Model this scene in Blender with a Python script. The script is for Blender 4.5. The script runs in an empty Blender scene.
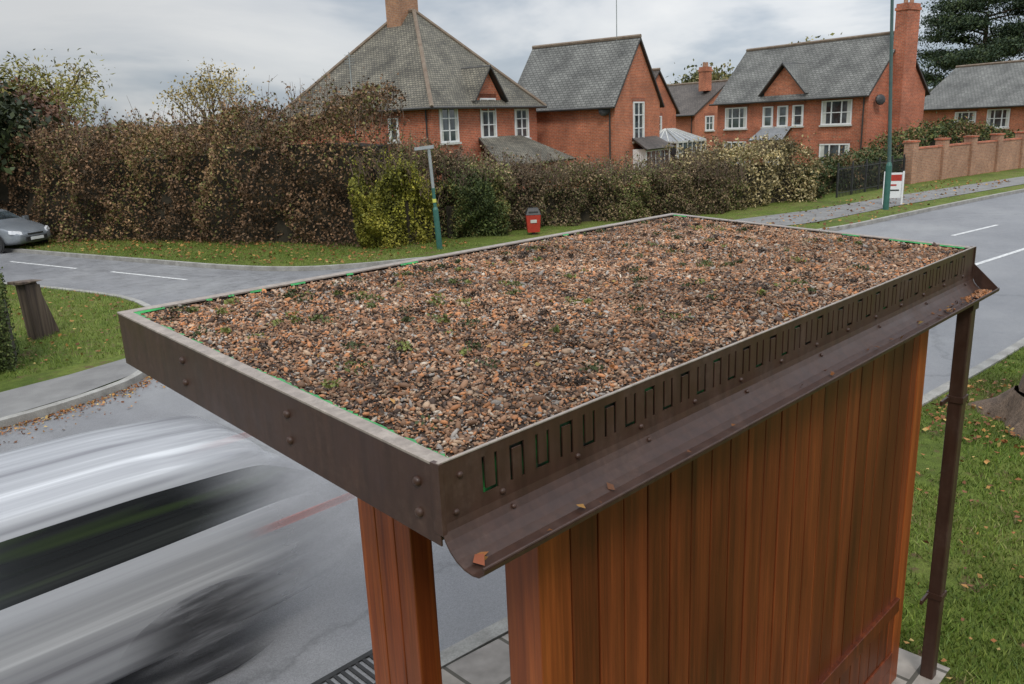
import bpy, math, random, bmesh
import numpy as np
from mathutils import Vector, Matrix
from mathutils.geometry import tessellate_polygon
random.seed(7); rng=np.random.default_rng(7)
sc=bpy.context.scene
col=sc.collection

# ---------------------------------------------------------------- helpers
def link(o,parent=None):
    col.objects.link(o)
    if parent is not None: o.parent=parent
    return o
def empty(name,loc=(0,0,0),rz=0):
    o=bpy.data.objects.new(name,None); o.location=loc; o.rotation_euler=(0,0,rz); return link(o)

class MB:
    def __init__(s): s.v=[];s.f=[];s.m=[]
    def quad(s,a,b,c,d,m=0):
        i=len(s.v); s.v+=[tuple(a),tuple(b),tuple(c),tuple(d)]; s.f.append((i,i+1,i+2,i+3)); s.m.append(m)
    def poly(s,pts,m=0):
        i=len(s.v); s.v+=[tuple(p) for p in pts]; s.f.append(tuple(range(i,i+len(pts)))); s.m.append(m)
    def box(s,x0,x1,y0,y1,z0,z1,m=0):
        i=len(s.v)
        s.v+=[(x0,y0,z0),(x1,y0,z0),(x1,y1,z0),(x0,y1,z0),(x0,y0,z1),(x1,y0,z1),(x1,y1,z1),(x0,y1,z1)]
        for f in [(0,3,2,1),(4,5,6,7),(0,1,5,4),(1,2,6,5),(2,3,7,6),(3,0,4,7)]:
            s.f.append(tuple(i+k for k in f)); s.m.append(m)
    def hexa(s,p,m=0):
        i=len(s.v); s.v+=[tuple(q) for q in p]
        for f in [(0,3,2,1),(4,5,6,7),(0,1,5,4),(1,2,6,5),(2,3,7,6),(3,0,4,7)]:
            s.f.append(tuple(i+k for k in f)); s.m.append(m)
    def tube(s,p0,p1,r0,r1,n=8,m=0,cap=True):
        p0=Vector(p0);p1=Vector(p1);d=(p1-p0).normalized()
        a=d.orthogonal().normalized();b=d.cross(a);i=len(s.v)
        for p,r in ((p0,r0),(p1,r1)):
            for k in range(n):
                t=2*math.pi*k/n; s.v.append(tuple(p+a*math.cos(t)*r+b*math.sin(t)*r))
        for k in range(n):
            s.f.append((i+k,i+(k+1)%n,i+n+(k+1)%n,i+n+k)); s.m.append(m)
        if cap:
            s.f.append(tuple(i+k for k in range(n))[::-1]); s.m.append(m)
            s.f.append(tuple(i+n+k for k in range(n))); s.m.append(m)
    def obj(s,name,mats,parent=None,bevel=0,smooth=False):
        me=bpy.data.meshes.new(name); me.from_pydata(s.v,[],s.f)
        for m in mats: me.materials.append(m)
        me.polygons.foreach_set("material_index",s.m)
        if smooth: me.polygons.foreach_set("use_smooth",[True]*len(s.f))
        me.update(); boxuv(me)
        o=bpy.data.objects.new(name,me); link(o,parent)
        if bevel:
            b=o.modifiers.new("b","BEVEL"); b.width=bevel; b.segments=2; b.limit_method='ANGLE'
        return o
def boxuv(me):
    uv=me.uv_layers.new(name="UVMap")
    Z=Vector((0,0,1))
    for p in me.polygons:
        n=p.normal
        t=Z.cross(n)
        if t.length<0.05: t=Vector((1,0,0)); b=Vector((0,1,0))
        else: t.normalize(); b=n.cross(t)
        for li in p.loop_indices:
            c=me.vertices[me.loops[li].vertex_index].co
            uv.data[li].uv=(c.dot(t),c.dot(b))

def newmat(name):
    m=bpy.data.materials.new(name); m.use_nodes=True
    nt=m.node_tree; return m,nt,nt.nodes,nt.links,nt.nodes["Principled BSDF"]
def ramp(N,stops,interp='LINEAR'):
    r=N.new("ShaderNodeValToRGB"); r.color_ramp.interpolation=interp
    e=r.color_ramp.elements
    while len(e)<len(stops): e.new(0.5)
    for k,(p,c) in enumerate(stops):
        e[k].position=p; e[k].color=(c[0],c[1],c[2],1) if not isinstance(c,(int,float)) else (c,c,c,1)
    return r
def mapping(N,L,scale,src="Object"):
    tc=N.new("ShaderNodeTexCoord"); mp=N.new("ShaderNodeMapping"); mp.inputs["Scale"].default_value=scale
    L.new(tc.outputs[src],mp.inputs["Vector"]); return mp
def noise(N,L,mp,scale,detail=5,rough=.6):
    n=N.new("ShaderNodeTexNoise"); n.inputs["Scale"].default_value=scale; n.inputs["Detail"].default_value=min(detail,4)
    n.inputs["Roughness"].default_value=rough
    L.new(mp.outputs[0],n.inputs["Vector"]); return n
def mix(N,L,a,b,fac=None,mode='MIX',f=.5):
    m=N.new("ShaderNodeMixRGB"); m.blend_type=mode; m.inputs[0].default_value=f
    for i,x in ((1,a),(2,b)):
        if isinstance(x,tuple): m.inputs[i].default_value=(*x,1)
        else: L.new(x,m.inputs[i])
    if fac is not None: L.new(fac,m.inputs[0])
    return m
def bump(N,L,B,h,strength=.3,dist=.02):
    b=N.new("ShaderNodeBump"); b.inputs["Strength"].default_value=strength; b.inputs["Distance"].default_value=dist
    L.new(h,b.inputs["Height"]); L.new(b.outputs[0],B.inputs["Normal"]); return b
def mottled(name,c1,c2,scale=5,rough=.6,metal=0,stretch=(1,1,1),c3=None,bs=.2,bd=.01,scale2=60,spec=.5):
    m,nt,N,L,B=newmat(name)
    mp=mapping(N,L,stretch); n=noise(N,L,mp,scale); n2=noise(N,L,mp,scale2,3)
    st=[(.32,c1),(.68,c2)]
    if c3: st=[(.25,c1),(.5,c2),(.75,c3)]
    r=ramp(N,st); L.new(n.outputs[0],r.inputs[0])
    r2=ramp(N,[(.3,.75),(.7,1.2)]); L.new(n2.outputs[0],r2.inputs[0])
    mx=mix(N,L,r.outputs[0],r2.outputs[0],mode='MULTIPLY',f=.8)
    L.new(mx.outputs[0],B.inputs["Base Color"])
    B.inputs["Roughness"].default_value=rough; B.inputs["Metallic"].default_value=metal
    B.inputs["Specular IOR Level"].default_value=spec
    if bs: bump(N,L,B,n2.outputs[0],bs,bd)
    return m

# ---------------------------------------------------------------- materials
def brick_mat(name,c1,c2,mortar,bw=.225,bh=.075,ms=.01,rough=.85,weather=(.75,1.15),off=.5,bstr=.3):
    m,nt,N,L,B=newmat(name)
    tc=N.new("ShaderNodeTexCoord"); br=N.new("ShaderNodeTexBrick")
    L.new(tc.outputs["UV"],br.inputs["Vector"])
    br.inputs["Color1"].default_value=(*c1,1);br.inputs["Color2"].default_value=(*c2,1);br.inputs["Mortar"].default_value=(*mortar,1)
    br.inputs["Scale"].default_value=1; br.inputs["Brick Width"].default_value=bw; br.inputs["Row Height"].default_value=bh
    br.inputs["Mortar Size"].default_value=ms; br.offset=off; br.inputs["Bias"].default_value=-.1
    n=N.new("ShaderNodeTexNoise"); n.inputs["Scale"].default_value=.9; n.inputs["Detail"].default_value=4
    L.new(tc.outputs["Object"],n.inputs["Vector"])
    r=ramp(N,[(.3,weather[0]),(.7,weather[1])]); L.new(n.outputs[0],r.inputs[0])
    n2=N.new("ShaderNodeTexNoise"); n2.inputs["Scale"].default_value=9; n2.inputs["Detail"].default_value=3
    L.new(tc.outputs["Object"],n2.inputs["Vector"])
    r2=ramp(N,[(.3,.7),(.7,1.25)]); L.new(n2.outputs[0],r2.inputs[0])
    mx=mix(N,L,br.outputs[0],r.outputs[0],mode='MULTIPLY',f=1); mx2=mix(N,L,mx.outputs[0],r2.outputs[0],mode='MULTIPLY',f=.7)
    L.new(mx2.outputs[0],B.inputs["Base Color"]); B.inputs["Roughness"].default_value=rough
    bump(N,L,B,br.outputs["Fac"],bstr,.01)
    return m
M={}
M['brick']=brick_mat("red_brick",(.54,.13,.055),(.36,.08,.038),(.40,.26,.18),weather=(.7,1.15))
M['brick2']=brick_mat("orange_brick",(.56,.15,.06),(.40,.10,.045),(.40,.27,.19),weather=(.7,1.15))
M['brick3']=brick_mat("wall_brick",(.42,.21,.12),(.32,.15,.09),(.36,.27,.2))
M['ybrick']=brick_mat("chimney_brick",(.42,.20,.10),(.32,.15,.08),(.34,.25,.19))
M['tile']=brick_mat("clay_tiles_grey",(.20,.18,.135),(.12,.108,.085),(.035,.035,.03),.17,.13,.016,.8,(.6,1.45))
M['tile2']=brick_mat("slate_tiles",(.175,.175,.16),(.12,.12,.11),(.05,.05,.045),.25,.16,.018,.7,(.65,1.35))
M['tile3']=brick_mat("brown_tiles",(.12,.10,.085),(.08,.065,.055),(.03,.03,.03),.17,.13,.012,.8,(.7,1.3))
M['white']=mottled("white_upvc",(.72,.73,.73),(.8,.8,.8),3,.4,bs=0)
M['offwhite']=mottled("painted_render",(.5,.5,.46),(.62,.62,.58),3,.7,bs=0)
M['fasciaw']=mottled("dark_gutter",(.03,.03,.03),(.05,.045,.04),3,.5,bs=0)
def glassmat(name,c=(.035,.045,.05)):
    m,nt,N,L,B=newmat(name)
    mp=mapping(N,L,(1,1,1)); n=noise(N,L,mp,1.3,3); r=ramp(N,[(.35,(c[0]*.5,c[1]*.5,c[2]*.5)),(.7,(c[0]*3,c[1]*3,c[2]*3))])
    L.new(n.outputs[0],r.inputs[0]); L.new(r.outputs[0],B.inputs["Base Color"])
    B.inputs["Roughness"].default_value=.06; B.inputs["Specular IOR Level"].default_value=.9
    return m
M['glass']=glassmat("window_glass")
M['lead']=mottled("lead_grey",(.2,.21,.22),(.28,.29,.3),4,.6)
def asphalt():
    m,nt,N,L,B=newmat("asphalt"); mp=mapping(N,L,(1,1,1)); n=noise(N,L,mp,.28,6,.6); n2=noise(N,L,mp,110,3); n3=noise(N,L,mp,2.2,5,.7)
    r=ramp(N,[(.3,(.16,.16,.168)),(.5,(.20,.20,.206)),(.7,(.25,.25,.25))]); L.new(n.outputs[0],r.inputs[0])
    r2=ramp(N,[(.3,.65),(.7,1.25)]); L.new(n2.outputs[0],r2.inputs[0]); r3=ramp(N,[(.3,.82),(.65,1.08)]); L.new(n3.outputs[0],r3.inputs[0])
    a=mix(N,L,r.outputs[0],r2.outputs[0],mode='MULTIPLY',f=.8); b=mix(N,L,a.outputs[0],r3.outputs[0],mode='MULTIPLY',f=1)
    vo=N.new("ShaderNodeTexVoronoi"); vo.feature='DISTANCE_TO_EDGE'; vo.inputs["Scale"].default_value=.22; dn=mix(N,L,mp.outputs[0],n3.outputs["Color"],f=.35); L.new(dn.outputs[0],vo.inputs["Vector"])
    cr=ramp(N,[(0,.6),(.006,1)]); L.new(vo.outputs["Distance"],cr.inputs[0]); b=mix(N,L,b.outputs[0],cr.outputs[0],mode='MULTIPLY',f=.7)
    L.new(b.outputs[0],B.inputs["Base Color"]); rr=ramp(N,[(.35,.40),(.65,.68)]); L.new(n3.outputs[0],rr.inputs[0]); L.new(rr.outputs[0],B.inputs["Roughness"])
    bump(N,L,B,n2.outputs[0],.5,.006); return m
M['asphalt']=asphalt()
M['paint']=mottled("road_paint",(.35,.35,.34),(.75,.75,.73),14,.6,bs=.1)
M['kerb']=mottled("concrete_kerb",(.22,.21,.19),(.36,.35,.32),4,.85,bs=.3)
M['tarpath']=mottled("tarmac_footpath",(.15,.145,.14),(.22,.215,.205),2,.85,bs=.4,bd=.005,scale2=120)
M['slab']=brick_mat("paving_slabs",(.38,.34,.29),(.31,.28,.25),(.10,.09,.07),.45,.45,.014,.85,(.75,1.1),off=.5)
def grassmat():
    m,nt,N,L,B=newmat("grass")
    mp=mapping(N,L,(1,1,1)); n=noise(N,L,mp,.5,8,.65); n2=noise(N,L,mp,9,6,.7); n3=noise(N,L,mp,70,4,.7)
    r=ramp(N,[(.3,(.075,.11,.018)),(.5,(.125,.165,.028)),(.68,(.18,.19,.05))]); L.new(n.outputs[0],r.inputs[0])
    r2=ramp(N,[(.3,.6),(.7,1.3)]); L.new(n2.outputs[0],r2.inputs[0])
    r3=ramp(N,[(.3,.5),(.7,1.4)]); L.new(n3.outputs[0],r3.inputs[0])
    a=mix(N,L,r.outputs[0],r2.outputs[0],mode='MULTIPLY',f=.8); b=mix(N,L,a.outputs[0],r3.outputs[0],mode='MULTIPLY',f=.8)
    br=ramp(N,[(.56,0),(.66,1)]); nb=noise(N,L,mp,3.3,5,.7); L.new(nb.outputs[0],br.inputs[0])
    c=mix(N,L,b.outputs[0],(.13,.085,.045),fac=br.outputs[0])
    L.new(c.outputs[0],B.inputs["Base Color"]); B.inputs["Roughness"].default_value=.9
    B.inputs["Specular IOR Level"].default_value=.2
    bump(N,L,B,n3.outputs[0],.8,.03); return m
M['grass']=grassmat()
def vcol(name,rough=.7,spec=.3):
    m,nt,N,L,B=newmat(name); a=N.new("ShaderNodeAttribute"); a.attribute_name="Col"
    L.new(a.outputs["Color"],B.inputs["Base Color"]); B.inputs["Roughness"].default_value=rough
    B.inputs["Specular IOR Level"].default_value=spec
    return m
M['leaf']=vcol("leaf",.6,.3)
M['dryleaf']=vcol("dry_leaf",.65,.25)
M['pebble']=vcol("pebble",.7,.3)
M['bark']=mottled("bark",(.09,.062,.045),(.21,.145,.10),6,.9,stretch=(3,3,.6),bs=.9,bd=.03,scale2=25)
M['light_block']=mottled("hedge_light_block",(.02,.016,.01),(.045,.036,.02),4,.95)  # near-black filler for the light-blocking boxes inside hedges
def metalmat(name,c,dirt,rough=.42,amt=.35,spec=.4):
    m,nt,N,L,B=newmat(name)
    mp=mapping(N,L,(1,1,1)); n=noise(N,L,mp,3.5,8,.7); n2=noise(N,L,mp,38,5,.7); n3=noise(N,L,mapping(N,L,(6,6,.8)),5,5,.6)
    r=ramp(N,[(.45,0),(.75,amt)]); L.new(n.outputs[0],r.inputs[0])
    r2=ramp(N,[(.45,.25),(.7,1)]); L.new(n2.outputs[0],r2.inputs[0])
    f=mix(N,L,r.outputs[0],r2.outputs[0],mode='MULTIPLY',f=1)
    x=mix(N,L,c,dirt,fac=f.outputs[0])
    r3=ramp(N,[(.35,.72),(.65,1.15)]); L.new(n3.outputs[0],r3.inputs[0]); x=mix(N,L,x.outputs[0],r3.outputs[0],mode='MULTIPLY',f=.8)
    L.new(x.outputs[0],B.inputs["Base Color"]); B.inputs["Specular IOR Level"].default_value=spec
    rr=ramp(N,[(.3,rough-.08),(.7,rough+.2)]); L.new(n.outputs[0],rr.inputs[0]); L.new(rr.outputs[0],B.inputs["Roughness"])
    bump(N,L,B,n2.outputs[0],.06,.003); return m
M['brown']=metalmat("brown_powder_coat",(.050,.024,.016),(.15,.10,.075),.36,.45)
M['brownlip']=metalmat("brown_rim",(.27,.225,.19),(.48,.43,.37),.45,.8)
def greenmat():
    m,nt,N,L,B=newmat("green_membrane"); mp=mapping(N,L,(1,1,1)); n=noise(N,L,mp,6,4,.6)
    r=ramp(N,[(.42,(.008,.010,.006)),(.56,(.012,.07,.022)),(.70,(.02,.24,.05))]); L.new(n.outputs[0],r.inputs[0]); L.new(r.outputs[0],B.inputs["Base Color"]); B.inputs["Roughness"].default_value=.6; return m
M['green']=greenmat()
M['greene']=mottled("green_membrane_edge",(.012,.18,.04),(.025,.34,.07),14,.5,bs=.2)
M['dark']=mottled("dark_soil",(.03,.02,.015),(.07,.045,.03),20,.95,bs=.6)
def woodmat(name,ca,cb,cc,axis=(10,10,.35),rough=.38):
    m,nt,N,L,B=newmat(name)
    mp=mapping(N,L,axis); n=noise(N,L,mp,2.0,6,.55); n.inputs["Distortion"].default_value=.3
    mp2=mapping(N,L,(4,4,.35)); n2=noise(N,L,mp2,1.6,5,.65)
    mp3=mapping(N,L,(40,40,.8)); n3=noise(N,L,mp3,2.0,3,.6)
    r=ramp(N,[(.28,ca),(.5,cb),(.74,cc)]); L.new(n.outputs[0],r.inputs[0])
    g=N.new("ShaderNodeNewGeometry"); rr=ramp(N,[(0,.60),(1,1.22)]); L.new(g.outputs["Random Per Island"],rr.inputs[0])
    r2=ramp(N,[(.34,.5),(.62,1.15)]); L.new(n2.outputs[0],r2.inputs[0]); r3=ramp(N,[(.3,.68),(.7,1.18)]); L.new(n3.outputs[0],r3.inputs[0])
    a=mix(N,L,r.outputs[0],rr.outputs[0],mode='MULTIPLY',f=1); b=mix(N,L,a.outputs[0],r2.outputs[0],mode='MULTIPLY',f=.85); b=mix(N,L,b.outputs[0],r3.outputs[0],mode='MULTIPLY',f=.85)
    L.new(b.outputs[0],B.inputs["Base Color"]); B.inputs["Roughness"].default_value=rough; B.inputs["Specular IOR Level"].default_value=.4
    bump(N,L,B,n3.outputs[0],.15,.003); return m
M['wood']=woodmat("cedar_boards",(.105,.023,.008),(.155,.034,.010),(.215,.052,.014))
M['wood2']=woodmat("cedar_frame",(.19,.042,.011),(.28,.066,.015),(.37,.10,.022))
M['oldwood']=woodmat("weathered_wood",(.05,.035,.027),(.10,.07,.05),(.17,.13,.09),rough=.8)
M['tyre']=mottled("tyre",(.015,.015,.015),(.03,.03,.03),8,.8)
M['chrome']=mottled("alloy",(.4,.4,.42),(.55,.55,.57),8,.3,metal=.8,bs=0)
M['carpaint']=mottled("grey_car_paint",(.20,.22,.24),(.26,.28,.30),2,.25,metal=.3,bs=0)
M['lamp']=mottled("headlamp",(.6,.62,.65),(.8,.8,.8),4,.1,bs=0)
M['red']=mottled("red_plastic",(.38,.03,.02),(.46,.05,.03),5,.4,bs=0)
M['blackp']=mottled("black_plastic",(.02,.02,.02),(.04,.04,.04),5,.5,bs=0)
M['teal']=mottled("teal_paint",(.03,.11,.09),(.045,.15,.12),5,.45,bs=0)
M['tealg']=mottled("weathered_teal",(.05,.10,.095),(.08,.13,.12),5,.5,bs=0)
M['galv']=mottled("galvanised",(.3,.33,.33),(.42,.44,.44),6,.45,metal=.3,bs=0)
M['yellow']=mottled("yellow_band",(.6,.6,.1),(.65,.68,.15),5,.5,bs=0)

# ---------------------------------------------------------------- leaf clouds
def sn(p,f,seed,k=5):
    r=np.random.default_rng(seed); out=np.zeros(len(p))
    for i in range(k):
        d=r.normal(size=3); d/=np.linalg.norm(d)
        out+=np.sin(p@d*f*(1+.45*i)+r.uniform(0,6.28))
    return out/k*1.6
def pal(n,cols,w,p=None,seed=1,f=1.2,jit=.3):
    cols=np.array(cols); w=np.array(w,float)/sum(w)
    x=rng.random(n)
    if p is not None: x=np.clip(.5+.33*sn(p,f,seed)+ (x-.5)*.8,0,.9999)
    c=cols[np.searchsorted(np.cumsum(w),x).clip(0,len(cols)-1)]
    return c*(1+rng.uniform(-jit,jit,(n,1)))
def leaves(name,pts,size,cols,flat=0.,asp=.6,parent=None,mat=None):
    n=len(pts)
    a=rng.normal(size=(n,3)); b=rng.normal(size=(n,3))
    if flat: a[:,2]*=1-flat; b[:,2]*=1-flat
    a/=np.linalg.norm(a,axis=1,keepdims=True); b-=a*(a*b).sum(1,keepdims=True); b/=np.linalg.norm(b,axis=1,keepdims=True)
    s=size*(rng.uniform(.6,1.4,(n,1)))
    nn=np.cross(a,b)
    v=np.empty((n,4,3)); v[:,0]=pts-a*s*.5; v[:,1]=pts+b*s*asp*.5+nn*s*.12; v[:,2]=pts+a*s*.5; v[:,3]=pts-b*s*asp*.5+nn*s*.12
    me=bpy.data.meshes.new(name); me.vertices.add(n*4); me.vertices.foreach_set("co",v.reshape(-1))
    me.loops.add(n*4); me.loops.foreach_set("vertex_index",np.arange(n*4,dtype=np.int32))
    me.polygons.add(n); me.polygons.foreach_set("loop_start",np.arange(0,n*4,4,dtype=np.int32))
    me.update(calc_edges=True)
    ca=me.color_attributes.new("Col",'FLOAT_COLOR','POINT')
    c=np.ones((n,4,4)); c[:,:,:3]=np.clip(cols,0,1)[:,None,:]; ca.data.foreach_set("color",c.reshape(-1))
    me.materials.append(mat or M['leaf'])
    o=bpy.data.objects.new(name,me); return link(o,parent)
def along(poly,t):
    poly=np.array(poly,float); seg=np.diff(poly[:,:2],axis=0); L=np.linalg.norm(seg,axis=1); c=np.concatenate([[0],np.cumsum(L)])
    s=t*c[-1]; i=np.clip(np.searchsorted(c,s,side='right')-1,0,len(L)-1); f=((s-c[i])/L[i])
    p=poly[i]+(poly[i+1]-poly[i])*f[:,None]; d=seg[i]/L[i][:,None]
    return p,np.stack([-d[:,1],d[:,0]],1),c[-1]
def hedge(name,poly,width,n,size,cols,w,seed,z0=.05,rough=.35,twigs=0,f=1.3,cw=.6,hv=1.,mat='dryleaf',coreh=.78,tw=(.3,.95)):
    """poly rows: x,y,height"""
    root=empty(name)
    t=rng.random(n); p,nrm,L=along(poly,t)
    h=p[:,2]; face=rng.random(n); hh=rng.random(n); dep=rng.exponential(.16,n)
    base=np.stack([p[:,0],p[:,1],hh*h],1)
    bulge=rough*sn(base,1.6,seed)+.5*rough*sn(base,4.5,seed+1)
    top=face<.3
    x=np.where(top,rng.uniform(-1,1,n)*width/2,np.sign(rng.random(n)-.3)*-1*(width/2+bulge-dep-.12*hh*width*.5))
    g2=base*np.array([1,1,0])
    hs=h*(1+hv*(.10*sn(g2,1.1,seed+2)+.06*sn(g2,4,seed+3)))
    z=np.where(top,hs-dep*.8+rng.exponential(.09,n),z0+hh*(hs-z0))
    edge=top&(np.abs(x)>width*.35); z[edge]-=(np.abs(x[edge])/width-.35)*1.0
    P=np.stack([p[:,0]+nrm[:,0]*x,p[:,1]+nrm[:,1]*x,np.maximum(z,.05)],1)
    C=pal(n,cols,w,P,seed,f)*(1+.28*sn(P,2.7,seed+9))[:,None]
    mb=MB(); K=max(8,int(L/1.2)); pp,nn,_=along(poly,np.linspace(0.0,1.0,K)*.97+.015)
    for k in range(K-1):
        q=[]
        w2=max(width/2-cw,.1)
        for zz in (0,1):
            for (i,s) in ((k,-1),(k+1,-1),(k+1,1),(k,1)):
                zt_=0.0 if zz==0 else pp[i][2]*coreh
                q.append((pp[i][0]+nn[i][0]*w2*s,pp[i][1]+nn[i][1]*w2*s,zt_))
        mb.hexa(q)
    mb.obj("light_block",[M['light_block']],root)  # added dark boxes behind the leaves, keep light from passing through
    if twigs:
        mb=MB(); t=rng.random(twigs); p,nrm,_=along(poly,t); ex=[]
        for k in range(twigs):
            x=random.uniform(-.5,.5)*width; z=p[k][2]*random.uniform(.75,1.0); a=Vector((p[k][0]+nrm[k][0]*x,p[k][1]+nrm[k][1]*x,z))
            d=Vector((random.gauss(0,.25),random.gauss(0,.25),1)).normalized()*random.uniform(*tw)
            mb.tube(a,a+d,.012,.004,3,cap=False)
            for j in range(3):
                e=a+d*random.uniform(.3,.85); u=Vector((random.gauss(0,.2),random.gauss(0,.2),.22)); mb.tube(e,e+u,.006,.003,3,cap=False); ex+=[tuple(e+u*random.random()+Vector((random.gauss(0,.03),random.gauss(0,.03),0))) for _ in range(3)]
        mb.obj("twigs",[M['bark']],root)
        ex=np.array(ex); P=np.concatenate([P,ex]); C=np.concatenate([C,pal(len(ex),cols,w,ex,seed,f)])
    leaves("foliage",P,size,C,parent=root,mat=M[mat])
    return root
def tree(name,base,height,r,crown_z,crown_r,nleaf,size,cols,w,seed,lean=(0,0),asp=.6,levels=3,spread=.9,droop=0):
    rnd=random.Random(seed); root=empty(name,base); mb=MB(); tips=[]
    def grow(p,d,l,rad,lev):
        segs=3; rprev=rad
        for k in range(segs):
            d=(d+Vector((rnd.gauss(0,.13),rnd.gauss(0,.13),rnd.gauss(0,.05)-(droop*.12 if lev>1 else 0)))).normalized()
            q=p+d*l/segs; r1=rad*(1-.22*(k+1)/segs*1.5); mb.tube(p,q,rprev,r1,9 if lev<2 else 4,cap=False); rprev=r1
            p=q
            if lev>=2: tips.append(p.copy())
        if lev>=levels: tips.append(p.copy()); return
        nb=rnd.choice((3,4,4)) if lev else 5
        for j in range(nb):
            an=rnd.uniform(0,6.28); s=rnd.uniform(.45,1)*spread
            dd=(d*rnd.uniform(.5,.9)+Vector((math.cos(an)*s,math.sin(an)*s,rnd.uniform(0,.4)))).normalized()
            grow(p,dd,l*rnd.uniform(.55,.75),rprev*.6,lev+1)
    # flared, buttressed root collar
    n=18; rings=[]
    for (z,k,wob) in ((-.1,2.5,.30),(.05,1.9,.26),(.18,1.45,.16),(.34,1.15,.05)):
        i0=len(mb.v); rings.append(i0)
        for j in range(n):
            t=6.2832*j/n; rr=r*k*(1+wob*math.sin(3*t+seed)+wob*.5*math.sin(5*t+1)); mb.v.append((lean[0]*.05+math.cos(t)*rr,lean[1]*.05+math.sin(t)*rr,z))
    for a_,b_ in zip(rings[:-1],rings[1:]):
        for j in range(n): mb.f.append((a_+j,a_+(j+1)%n,b_+(j+1)%n,b_+j)); mb.m.append(0)
    grow(Vector((lean[0]*.05,lean[1]*.05,.3)),Vector((lean[0],lean[1],1)).normalized(),crown_z*1.0,r*1.12,0)
    mb.obj("trunk",[M['bark']],root,smooth=True)
    T=np.array([tuple(t) for t in tips]); zmax=T[:,2].max()
    i=rng.integers(0,len(T),nleaf); P=T[i]+rng.normal(size=(nleaf,3))*crown_r*np.array([1,1,.7])
    if droop: P[:,2]-=rng.exponential(droop,nleaf)
    leaf_tone=1+.25*sn(P,1.4,seed)  # leaf tone varies at random across the crown
    leaves("leaves",P,size,pal(nleaf,cols,w,P,seed)*leaf_tone[:,None],parent=root,asp=asp)
    f=height/max(zmax,.1); root.scale=(f,f,f)
    return root

# ---------------------------------------------------------------- ground
def ground_poly(name,pts,z,mat):
    tri=tessellate_polygon([[Vector((p[0],p[1],0)) for p in pts]])
    me=bpy.data.meshes.new(name)
    v=[(p[0],p[1],z) for p in pts]; f=[]
    for t in tri:
        a,b,c=[Vector(v[i]) for i in t]
        f.append(tuple(t) if (b-a).cross(c-a).z>0 else (t[0],t[2],t[1]))
    me.from_pydata(v,[],f); me.materials.append(mat); me.update(); boxuv(me)
    return link(bpy.data.objects.new(name,me))
def smooth(pts,n=2):
    for _ in range(n):
        q=[pts[0]]
        for a,b in zip(pts[:-1],pts[1:]):
            q.append((a[0]*.75+b[0]*.25,a[1]*.75+b[1]*.25)); q.append((a[0]*.25+b[0]*.75,a[1]*.25+b[1]*.75))
        q.append(pts[-1]); pts=q
    return pts
def ribbon(name,pts,w0,w1,z0,z1,mat):
    P=[Vector((p[0],p[1])) for p in pts]; O0=[];O1=[]
    for i in range(len(P)):
        d=(P[min(i+1,len(P)-1)]-P[max(i-1,0)]).normalized(); n=Vector((-d.y,d.x))
        O0.append(P[i]+n*w0); O1.append(P[i]+n*w1)
    mb=MB()
    for i in range(len(P)-1):
        a,b,c,d=O0[i],O0[i+1],O1[i+1],O1[i]
        mb.hexa([(a.x,a.y,z0),(b.x,b.y,z0),(c.x,c.y,z0),(d.x,d.y,z0),(a.x,a.y,z1),(b.x,b.y,z1),(c.x,c.y,z1),(d.x,d.y,z1)])
    return mb.obj(name,[mat])
g=MB(); g.quad((-700,-700,0),(900,-700,0),(900,900,0),(-700,900,0)); g.obj("ground",[M['grass']])
near=smooth([(-90,6.5),(-20,4.3),(0,3.85),(2.8,3.68),(5,3.45),(9.9,3.1),(13.3,2.9),(20,2.7),(30,2.2),(45,.8),(80,-5),(160,-22)])
K1=smooth([(-90,13.5),(-20,11.7),(0,11.25),(2,11.35),(3.1,11.55),(4.1,12),(5.0,13.5),(5.9,15.7),(6.3,18.2),(6.0,20),(5.4,22.3),(4.5,25),(3.2,30),(1.5,38),(-3,55)])
K2=smooth([(2,57),(5,39),(6.9,32),(7.9,27.6),(8.8,24),(9.5,21),(10.4,18.8),(11.8,17.7),(14,16.8),(17,14),(20.5,11.4),(24,10.25),(27.5,10),(32.1,9.6),(37.8,9.0),(50,7.2),(85,1),(165,-16)])
road=near+list(reversed(K2))+list(reversed(K1))
ground_poly("road",road,.004,M['asphalt'])
ground_poly("grass_verge",K1+[(-3,120),(-90,120)],.085,M['grass'])
ground_poly("grass_verge",[(2,57)]+K2[1:]+[(165,160),(2,160)],.085,M['grass'])
ground_poly("grass_verge",list(reversed(near))+[(-90,-90),(160,-90)],.085,M['grass'])
ribbon("kerb",K1,0,.13,-.05,.11,M['kerb']); ribbon("kerb",K2,0,.13,-.05,.11,M['kerb']); ribbon("kerb",near,-.13,0,-.05,.11,M['kerb'])
ground_poly("footpath",[(-90,14.9),(-20,13.3),(0,12.75),(2.3,12.8),(3.3,12.95),(4.2,13.2),(4.55,13.1),(4.15,12.25),(3.05,11.75),(2,11.52),(0,11.42),(-20,11.87),(-90,13.67)],.1,M['tarpath'])
ground_poly("footpath",[(19.5,13.4),(24.6,11.5),(30,11.1),(40.1,9.7),(60,6.2),(110,-2),(110,0),(60,8.0),(43.9,10.9),(34.3,12.4),(27.6,13.2),(20.5,15)],.1,M['tarpath'])
ground_poly("pavement",[(-90,4.8),(-20,2.4),(-20,1.6),(-2,1.22),(4.78,1.22),(4.78,3.32),(2.8,3.53),(0,3.70),(-20,4.15),(-90,6.35)],.1,M['slab'])
ms=MB()
def dash(a,b,w=.1,z=.009):
    a=Vector(a);b=Vector(b);d=(b-a).normalized();n=Vector((-d.y,d.x))*w/2
    ms.quad((*(a-n),z),(*(b-n),z),(*(b+n),z),(*(a+n),z))
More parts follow.
